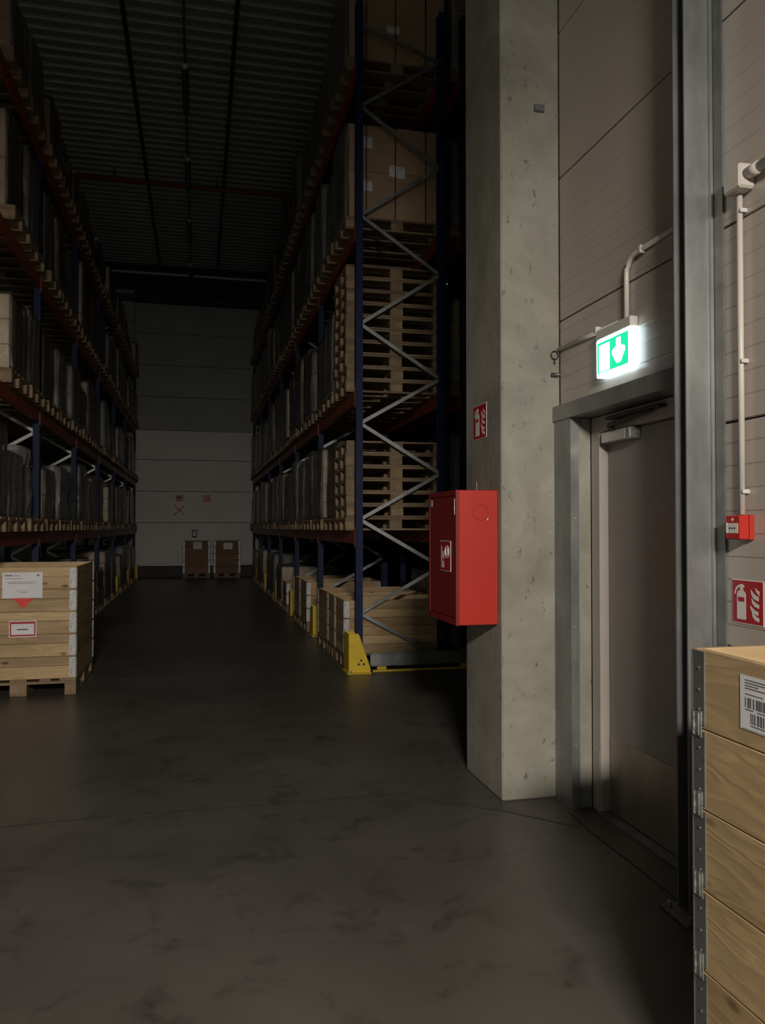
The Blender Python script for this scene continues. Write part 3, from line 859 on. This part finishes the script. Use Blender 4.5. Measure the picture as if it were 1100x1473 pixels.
def load(kind, label, x, y, z, h, rnd, near, group, dx=1.16, dy=0.8, long_x=True):
    nm = {'carton': 'wrapped_carton_load', 'hood': 'hooded_pallet_load', 'drum': 'wrapped_roll_load', 'sacks': 'wrapped_sack_load', 'dark': 'wrapped_dark_load', 'strapped': 'strapped_carton_load'}[kind]
    t = thing(nm, label, 'pallet load', (x, y, z), group)
    pallet_parts(t, 1.2, 0.8, PM_X, 0, 0.144, near, 'x')
    z0 = 0.146; hh = h - 0.150; v = rnd.randrange(3)
    if kind == 'carton':
        carton_layers(t, dx - 0.05, dy - 0.075, z0, hh - 0.02, max(2, round(hh / 0.27)), M['card'] if v else M['card_pale'], near, rnd)
        mobj('film', shell('film', dx + 0.02, dy - 0.02, hh, v), t, (0, 0, z0))
        if rnd.random() < 0.6: paper(t, (rnd.uniform(-.42, .4) if x < 0 else rnd.uniform(-.42, .2), -(dy/2) - 0.002, z0 + hh * rnd.uniform(.5, .85)), (1, 0, 0), 0.2, 0.15, [(0.1, 0.7, 0.7, 0.76), (0.1, 0.5, 0.5, 0.55)])
    elif kind == 'dark':
        carton_layers(t, dx - 0.05, dy - 0.075, z0, hh - 0.02, max(2, round(hh / 0.35)), M['dark_goods'], near, rnd, 1, 2)
        mobj('film', shell('film', dx + 0.03, dy - 0.01, hh, v), t, (0, 0, z0))
    elif kind == 'hood':
        mobj('crate_body', boxpiece('crate_body', dx - 0.06, dy - 0.09, hh - 0.04, M['card'], 0.01), t, (0, 0, z0))
        mobj('plastic_hood', shell('hood', dx, dy - 0.04, hh, v), t, (0, 0, z0))
    elif kind == 'drum':
        mobj('wrapped_roll', shell('drum', dx - 0.12, dy - 0.06, hh - 0.02, v), t, (0, 0, z0))
        mobj('film', shell('film', dx + 0.0, dy - 0.01, hh, v), t, (0, 0, z0))
    elif kind == 'sacks':
        mobj('sack_stack', shell('sacks', dx - 0.05, dy - 0.06, hh - 0.02, v), t, (0, 0, z0))
    elif kind == 'strapped':
        carton_layers(t, dx, dy - 0.03, z0, hh, 2, M['card'], near, rnd, 2, 1)
        for sx in (-0.36, -0.02, 0.34):
            m_ = MB().box(sx - 0.006, sx + 0.006, -dy/2 + 0.006, -dy/2 + 0.009, z0, z0 + hh + 0.004).box(sx - 0.006, sx + 0.006, dy/2 - 0.009, dy/2 - 0.006, z0, z0 + hh + 0.004).box(sx - 0.006, sx + 0.006, -dy/2 + 0.006, dy/2 - 0.006, z0 + hh + 0.001, z0 + hh + 0.004)
            m_.obj('strap', M['strap'], t)
        mm = MB().box(-dx/2 - 0.012, -dx/2 - 0.001, -dy/2 - 0.004, dy/2, z0, z0 + hh)
        mobj('film', piece(('sidefilm', round(hh, 2)), lambda: wavy(0.05, dy + 0.0, hh, 5, 0.006, 6, 10, 12).mesh('film', M['film'], 0, True)), t, (-dx/2 - 0.005, 0, z0))
    return t


PLN = ['near', 'middle', 'far']
KN = {'carton': 'film-wrapped brown carton load', 'hood': 'grey plastic-hooded pallet load', 'drum': 'film-wrapped pale roll load', 'sacks': 'grey sack load', 'dark': 'film-wrapped dark load'}


def fill(rackname, ys, levels, xc, heights, seed, skip=(), kinds=None, start=0):
    rnd = random.Random(seed)
    for b in range(start, len(ys) - 1):
        y0, y1 = ys[b] + 0.08, ys[b+1] - 0.08
        gap = (y1 - y0 - 2.4) / 3
        for l, z in enumerate(levels):
            base = rnd.uniform(-.05, .03)
            for p in range(3):
                if (b, l, p) in skip: 
                    continue
                yc = y0 + gap/2 + 0.4 + p * (0.8 + gap)
                k = (kinds or {}).get((b, l, p)) or rnd.choices(['carton', 'hood', 'drum', 'sacks', 'dark'], [8, 3.4, 1.2, .6, 2.4])[0]
                h = heights[l] + rnd.uniform(-0.28, 0.05)
                lab = '%s, %s, %s, %s bay, %s place' % (KN[k], rackname, LEVN[l + 1], ORD[b], PLN[p])
                load(k, lab, xc + rnd.uniform(-.02, .02), yc, z, h, rnd, ys[b] < 11.6, 'pallet loads in the ' + rackname, dx=rnd.choice((1.02, 1.10, 1.16)), dy=rnd.choice((0.72, 0.76, 0.80)))


# right rack: first bay near place holds the pallet stacks and strapped cartons
RXC = 2.21
skip = {(0, l, 0) for l in range(4)}
kr = {(0, 0, 1): 'carton', (0, 1, 1): 'hood', (0, 1, 2): 'hood', (0, 2, 1): 'hood', (0, 2, 2): 'hood', (1, 0, 0): 'drum', (1, 0, 1): 'hood', (1, 0, 2): 'hood', (2, 0, 0): 'carton', (2, 0, 1): 'dark'}
fill('right rack', RY, RL, RXC, [1.20, 1.34, 1.34, 1.20], 11, skip, kr)
LXC = -2.39
kl = {(0, 0, 0): 'carton', (0, 0, 1): 'hood', (0, 0, 2): 'sacks', (1, 0, 0): 'carton', (1, 0, 1): 'hood', (1, 0, 2): 'hood', (2, 0, 0): 'dark', (2, 0, 1): 'hood',
      (1, 1, 0): 'carton', (1, 1, 1): 'hood', (1, 1, 2): 'dark', (2, 1, 0): 'dark', (0, 1, 2): 'hood', (0, 2, 2): 'hood'}
fill('left rack', LY, LL, LXC, [1.06, 1.10, 1.25, 0.88], 5, {(0, 3, 0), (0, 2, 0), (0, 1, 0)}, kl)
# rear row
rnd = random.Random(9)
for l, z in enumerate(RL):
    for p, yc in ((0, 9.2), (1, 10.12)):
        k = 'dark' if l % 2 == 0 else 'carton'
        load(k, '%s, dark rear rack row, %s, %s place' % (KN[k], LEVN[l + 1], PLN[p]), 3.44, yc, z, 1.15, rnd, False, 'rear row loads')


# stacks of empty pallets
def empty_pallet(x, y, z, lab, rnd):
    t = thing('wooden_pallet', lab, 'pallet', (x + rnd.uniform(-.008, .008), y + rnd.uniform(-.008, .008), z), 'empty pallets stacked in the right rack')
    pallet_parts(t, 1.17, 0.8, PM_X, 0, 0.1435, True, 'x')


def nth(k, n):
    if k == n - 1: return 'topmost'
    if k == 0: return 'lowest'
    return ORD[k] + ' from the bottom' if k < 7 else ('%s from the top' % ORD[n - 1 - k])


for l, n_ in ((0, 7), (1, 10)):
    for k in range(n_):
        empty_pallet(RXC - 0.01, 9.22, RL[l] + 0.1445 * k, 'empty wooden pallet, %s of the stack on the %s' % (nth(k, n_), LEVN[l + 1]), rnd)
for l, hh in ((2, 1.22), (3, 1.35)):
    t = load('strapped', 'large strapped brown cartons with white labels, right rack, %s' % LEVN[l + 1], RXC, 9.22, RL[l], hh, rnd, True, None)
    ys_ = -0.4 + 0.012
    if l == 2:
        spots = [(-0.34, 0.86, 0.10, 0.13), (-0.34, 0.36, 0.10, 0.11), (-0.045, 0.56, 0.09, 0.13), (0.05, 0.55, 0.09, 0.13)]
    else: spots = [(-0.045, 0.38, 0.15, 0.09)]
    for (sx, sz, w_, h_) in spots: paper(t, (sx, ys_, 0.146 + sz), (1, 0, 0), w_, h_, [(0.15, 0.55, 0.78, 0.84)])

# ground level, right rack: collar crates of three collars
spec = [(8.52, 9.30, 3), (9.34, 9.92, 3), (9.96, 10.76, 3), (11.86, 12.66, 3), (12.72, 13.52, 3), (14.62, 15.42, 2)]
for i, (y0, y1, nc) in enumerate(spec):
    y0 += 0.04
    x0 = 1.585
    if i == 0: y0, y1 = 8.78, 9.36
    elif i == 1: y0, y1 = 9.40, 9.90
    elif i == 2: y0, y1 = 9.94, 10.74
    t = collar_crate('collar_crate', 'pine collar crate on the floor under the right rack, %s from the camera' % ORD[i], 'crate', (x0 + 0.58, (y0 + y1)/2, 0), 1.16, y1 - y0, nc, 0.198, 0.144, 'x',
                     'floor crates, right rack', split=0.5 if i < 3 else None, pieces=i < 3)
rn = random.Random(21)
for i, (yc, k, h) in enumerate(((16.3, 'carton', .8), (17.9, 'dark', 1.0), (18.9, 'hood', .9), (21.0, 'carton', 1.0), (22.0, 'carton', .8), (23.8, 'hood', .9))):
    load(k, '%s on the floor under the right rack, %s from the camera' % (KN[k], ORD[i]), RXC - 0.02, yc, 0.0, h, rn, False, 'floor loads, right rack')
# rear row floor
for i, (yc, k, h) in enumerate(((9.25, 'dark', 1.1), (10.2, 'carton', 1.0))):
    load(k, '%s on the floor of the dark rear row, %s' % (KN[k], ORD[i]), 3.44, yc, 0.0, h, rn, False, 'rear row floor loads')
# ground level, left rack
for i, (yc, k, h) in enumerate(((11.0, 'dark', .9), (12.2, 'carton', 1.0), (14.0, 'hood', 1.05), (14.86, 'hood', .9), (15.72, 'dark', 0.8), (17.1, 'carton', 1.1), (18.4, 'hood', 1.0))):
    load(k, '%s on the floor under the left rack, %s from the camera' % (KN[k], ORD[i]), LXC + 0.03, yc, 0.0, h, rn, False, 'floor loads, left rack')
for i, (yc, k, h) in enumerate(((20.3, 'carton', .9), (21.3, 'hood', 1.1), (23.5, 'dark', 1.0))):
    load(k, '%s on the floor under the left rack near the shutter, %s' % (KN[k], ORD[i]), LXC + 0.03, yc, 0.0, h, rn, False, 'floor loads, left rack')

# ------------------------------------------------------------------ wall fittings by the door
# red hose cabinet on the pillar
cb = thing('hose_reel_cabinet', 'red steel fire hose cabinet mounted on the concrete pillar', 'cabinet', (1.684, 4.61, 0.993))
# local: x from -0.254 (front) to 0, y -0.27..0.28, z 0..0.77
y0, y1, H = -0.272, 0.275, 0.772
B(-0.236, -0.001, y0, y1, 0, H).obj('cabinet_body', M['red'], cb, 0.004)
fm = MB().box(-0.254, -0.236, y0, y0 + 0.022, 0, H).box(-0.254, -0.236, y1 - 0.022, y1, 0, H).box(-0.254, -0.236, y0 + 0.022, y1 - 0.022, 0, 0.035).box(-0.254, -0.236, y0 + 0.022, y1 - 0.022, H - 0.03, H)
fm.obj('front_rim', M['red_dark'], cb)
cd = B(-0.252, -0.238, y0 + 0.026, y1 - 0.026, 0.039, H - 0.034).obj('cabinet_door', M['red_dark'], cb, 0.003)
B(-0.2545, -0.2525, y1 - 0.075, y1 - 0.03, H - 0.085, H - 0.045).obj('grey_tag', M['silver'], cd)
MB().tube([(-0.254, y0 + 0.024, H - 0.14), (-0.254, y0 + 0.024, H - 0.05)], 0.004, 8).obj('hinge', M['zinc'], cd)
# knock-out ring on the side facing the camera
ring = MB(); n = 28
for k in range(n):
    a0, a1 = 2 * math.pi * k / n, 2 * math.pi * (k + 1) / n
    ring.bar((-0.105 + 0.045 * math.cos(a0), y0 - 0.0008, 0.645 + 0.045 * math.sin(a0)), (-0.105 + 0.045 * math.cos(a1), y0 - 0.0008, 0.645 + 0.045 * math.sin(a1)), 0.0025, 0.002)
ring.obj('knockout_ring', M['red_dark'], cb)
MB().bar((-0.068, y0 - 0.002, 0.60), (-0.060, y0 - 0.002, 0.612), 0.004, 0.002).obj('paint_chip', M['sign_white'], cb)
MB().tube([(-0.10, y0 + 0.08, H + 0.0005), (-0.10, y0 + 0.08, H + 0.05)], 0.002, 6).obj('wire_end', M['zinc'], cb)


def flames(k, h, ox, oz):
    """three to four tongues of flame as polygons in a k-wide field"""
    out = []
    for i in range(4):
        zz = oz + h * (0.0 + 0.20 * i)
        s_ = 1 - 0.12 * i
        xo = ox + (0.18 * k if i % 2 else 0)
        out.append([(xo + 0.15 * k, zz + h * 0.02), (xo + 0.55 * k, zz + 0.0), (xo + 0.85 * k * s_, zz + 0.10 * h), (xo + 0.70 * k * s_, zz + 0.17 * h), (xo + 0.50 * k, zz + 0.13 * h),
                    (xo + 0.28 * k, zz + 0.22 * h), (xo + 0.05 * k, zz + 0.30 * h), (xo + 0.12 * k, zz + 0.16 * h)])
    return out


def fire_sign(name, label, origin, mirror, w_, h):
    """sign plate on a wall facing -X. local +y is towards the far end = left of the viewer"""
    t = thing(name, label, 'sign', origin)
    B(-0.0022, -0.0002, -w_/2, w_/2, 0, h).obj('plate', M['sign_white'], t)
    B(-0.0030, -0.0023, -w_/2 + 0.004, w_/2 - 0.004, 0.004, h - 0.004).obj('red_field', M['sign_red'], t)
    # viewer's left = +y
    L = lambda a: w_/2 - a * w_      # a: 0 left .. 1 right
    Z = lambda b: b * h
    P = lambda pts: [(L(a), Z(b)) for a, b in pts]
    ex = [P([(.17, .10), (.45, .10), (.45, .66), (.42, .72), (.36, .76), (.26, .76), (.20, .72), (.17, .66)]), P([(.27, .755), (.36, .755), (.36, .83), (.27, .83)]),
          P([(.24, .83), (.40, .83), (.40, .87), (.33, .90), (.24, .88)]), P([(.24, .87), (.18, .85), (.13, .80), (.10, .72), (.08, .66), (.11, .66), (.14, .74), (.18, .79), (.24, .82)])]
    m_ = MB()
    for p in ex: m_.prism(p, 0, -0.0038, -0.0031)
    m_.obj('extinguisher_pictogram', M['sign_white'], t)
    MB().prism(P([(.21, .50), (.41, .50), (.41, .60), (.21, .60)]), 0, -0.0045, -0.0039).obj('red_label_pictogram', M['sign_red'], t)
    T = lambda bx, bz, wd=.24, k=1.0: [(bx, bz + .21 * k), (bx + .02, bz + .11 * k), (bx + .09, bz + .035 * k), (bx + wd, bz), (bx + wd, bz + .085 * k), (bx + .15, bz + .105 * k), (bx + .07, bz + .15 * k)]
    fl = [T(.64, .09, .22), T(.59, .23), T(.63, .39, .23), T(.61, .55, .24, 1.15), T(.75, .67, .12, 0.8)]
    m_ = MB()
    for p in fl: m_.prism(P(p), 0, -0.0038, -0.0031)
    m_.obj('flame_pictogram', M['sign_white'], t)
    return t


fire_sign('extinguisher_sign', 'red fire extinguisher sign on the beige wall below the call point', (2.049, 2.668, 1.180), False, 0.18, 0.17)
fire_sign('extinguisher_sign', 'red fire extinguisher sign on the concrete pillar above the hose cabinet', (1.684, 4.63, 2.093), False, 0.225, 0.212)
# hose reel sign on the cabinet door
hx = -0.2535
B(hx - 0.0012, hx + 0.0009, -0.175, 0.03, 0.30, 0.48).obj('sign_plate', M['sign_white'], cd)
B(hx - 0.0020, hx - 0.0013, -0.170, 0.025, 0.304, 0.476).obj('sign_field', M['sign_red'], cd)
m_ = MB()
for k in range(16):
    a0, a1 = 2 * math.pi * k / 16, 2 * math.pi * (k + 1) / 16
    for rr in (0.022, 0.036): m_.bar((hx - 0.0028, -0.11 + rr * math.cos(a0), 0.415 + rr * math.sin(a0)), (hx - 0.0028, -0.11 + rr * math.cos(a1), 0.415 + rr * math.sin(a1)), 0.006, 0.0015)
for p in ([(0.0, .32), (-.05, .32), (-.045, .36), (-.02, .35), (.005, .39), (-.005, .34)], [(0.0, .38), (-.05, .37), (-.045, .42), (-.02, .40), (.0, .45), (.002, .41)]):
    m_.prism(p, 0, hx - 0.0028, hx - 0.0021)
m_.obj('hose_pictogram', M['sign_white'], cd)

# manual call point
cp = thing('fire_call_point', 'small red manual call point box on the beige wall at the end of the conduit', 'call point', (2.0495, 2.673, 1.503))
B(-0.020, 0, -0.046, 0.046, 0, 0.096).obj('back_box', M['red'], cp, 0.003)
B(-0.062, -0.0205, -0.043, 0.043, 0.002, 0.094).obj('front_cover', M['red'], cp, 0.004)
B(-0.0635, -0.0622, -0.032, 0.032, 0.026, 0.064).obj('glass_pane', M['sign_white'], cp)
for yy in (-0.014, 0, 0.014): MB().tube([(-0.0637, yy, 0.045), (-0.0645, yy, 0.045)], 0.004, 8).obj('black_dot', M['black'], cp)
MB().tube([(-0.0622, 0, 0.078), (-0.0632, 0, 0.078)], 0.006, 10).obj('round_mark', M['sign_white'], cp)
B(-0.0645, -0.0622, 0.030, 0.036, 0.026, 0.066).obj('window_edge', M['sign_white'], cp)

# junction box and conduits of the call point
jb = thing('junction_box', 'cream junction box on the beige wall beside the tall steel column', 'junction box', (2.0495, 2.655, 2.835))
B(-0.07, 0, -0.05, 0.05, 0, 0.095).obj('box', M['pipe'], jb, 0.008)
MB().tube([(-0.035, -0.05, 0.05), (-0.035, -0.062, 0.05)], 0.023, 14).obj('gland', M['galv_dark'], jb, 0, True)
cdt = thing('conduit', 'vertical cream conduit from the junction box down to the red call point', 'conduit')
MB().tube([(2.030, 2.672, 2.834), (2.030, 2.672, 1.600)], 0.0115, 12).obj('pipe', M['pipe'], cdt, 0, True)
for z in (2.76, 2.18, 1.68): B(2.018, 2.0495, 2.650, 2.660, z, z + 0.016).obj('pipe_clip', M['white'], cdt, 0.002)
cdt = thing('conduit', 'thick cream conduit running from the junction box out of the picture', 'conduit')
MB().tube([(2.015, 2.592, 2.885), (2.015, 0.4, 2.885)], 0.019, 14).obj('pipe', M['pipe'], cdt, 0, True)
MB().tube([(2.015, 2.592, 2.885), (2.015, 2.540, 2.885)], 0.0235, 14).obj('sleeve', M['pipe'], cdt, 0, True)
for yy in (2.2, 1.4, 0.7): B(2.03, 2.0495, yy - 0.01, yy + 0.01, 2.86, 2.91).obj('pipe_clip', M['white'], cdt)
# conduit of the exit sign
cdt = thing('conduit', 'bent grey conduit from the exit sign up and along the wall to the steel column', 'conduit')
pts = [(2.034, 3.515, 2.566), (2.034, 3.515, 2.78)]
for k in range(1, 8):
    a = R(90 * k / 8); pts.append((2.034, 3.515 - 0.08 * (1 - math.cos(a)), 2.78 + 0.08 * math.sin(a)))
pts += [(2.034, 3.43, 2.862), (2.034, 2.947, 2.872)]
MB().tube(pts, 0.0125, 12).obj('pipe', M['pipe'], cdt, 0, True)
B(2.018, 2.0495, 3.365, 3.38, 2.845, 2.880).obj('pipe_clip', M['white'], cdt)
cdt = thing('conduit', 'short grey conduit from the pillar to the exit sign', 'conduit')
MB().tube([(2.037, 4.278, 2.585), (2.037, 3.60, 2.570)], 0.0115, 12).obj('pipe', M['pipe'], cdt, 0, True)
B(2.020, 2.0495, 3.80, 3.812, 2.565, 2.60).obj('pipe_clip', M['white'], cdt)
# anchors on the pillar edge
for z, lb in ((2.52, 'rusty ring anchor on the pillar edge, the upper one by the conduit'), (2.435, 'metal clamp on the pillar edge, below the ring anchor')):
    t = thing('pipe_clamp', lb, 'clamp', (2.012, 4.2845, z))
    m_ = MB()
    if z > 2.5:
        pr = [(0.022 * math.cos(2 * math.pi * k / 14), -0.010, 0.030 + 0.024 * math.sin(2 * math.pi * k / 14)) for k in range(15)]
        m_.tube(pr, 0.004, 6); m_.tube([(0, -0.001, 0.006), (-0.004, -0.012, -0.006), (0.0, -0.012, -0.022)], 0.005, 6)
        m_.obj('ring', M['dark_metal'], t)
    else:
        m_.box(-0.022, 0.02, -0.016, -0.001, -0.012, 0.012).obj('clamp_body', M['dark_metal'], t, 0.002)
        MB().tube([(0.0, -0.0165, 0), (0.026, -0.024, 0)], 0.005, 8).obj('clamp_pin', M['zinc'], t)

# exit sign
es = thing('exit_sign', 'lit green and white emergency exit sign above the grey door', 'exit sign', (2.008, 3.605, 2.322))
B(0.0, 0.0415, -0.168, 0.167, 0, 0.192).obj('lit_panel', M['lit_white'], es, 0.004)
B(-0.0015, -0.0002, -0.150, 0.155, 0.018, 0.176).obj('green_field', M['lit_green'], es)
B(-0.0030, -0.0017, 0.030, 0.132, 0.024, 0.160).obj('door_pictogram', M['lit_white'], es)
m_ = MB().prism([(-0.040, 0.162), (-0.078, 0.162), (-0.078, 0.125), (-0.118, 0.108), (-0.118, 0.090), (-0.076, 0.040), (-0.042, 0.040), (0.0, 0.090), (0.0, 0.108), (-0.040, 0.125)], 0, -0.0030, -0.0017)
m_.obj('arrow_pictogram', M['lit_white'], es)
B(-0.002, 0.0415, -0.168, 0.167, 0.194, 0.243).obj('housing', M['white'], es, 0.003)

bpy.context.view_layer.update()
print('objects', len(bpy.data.objects))
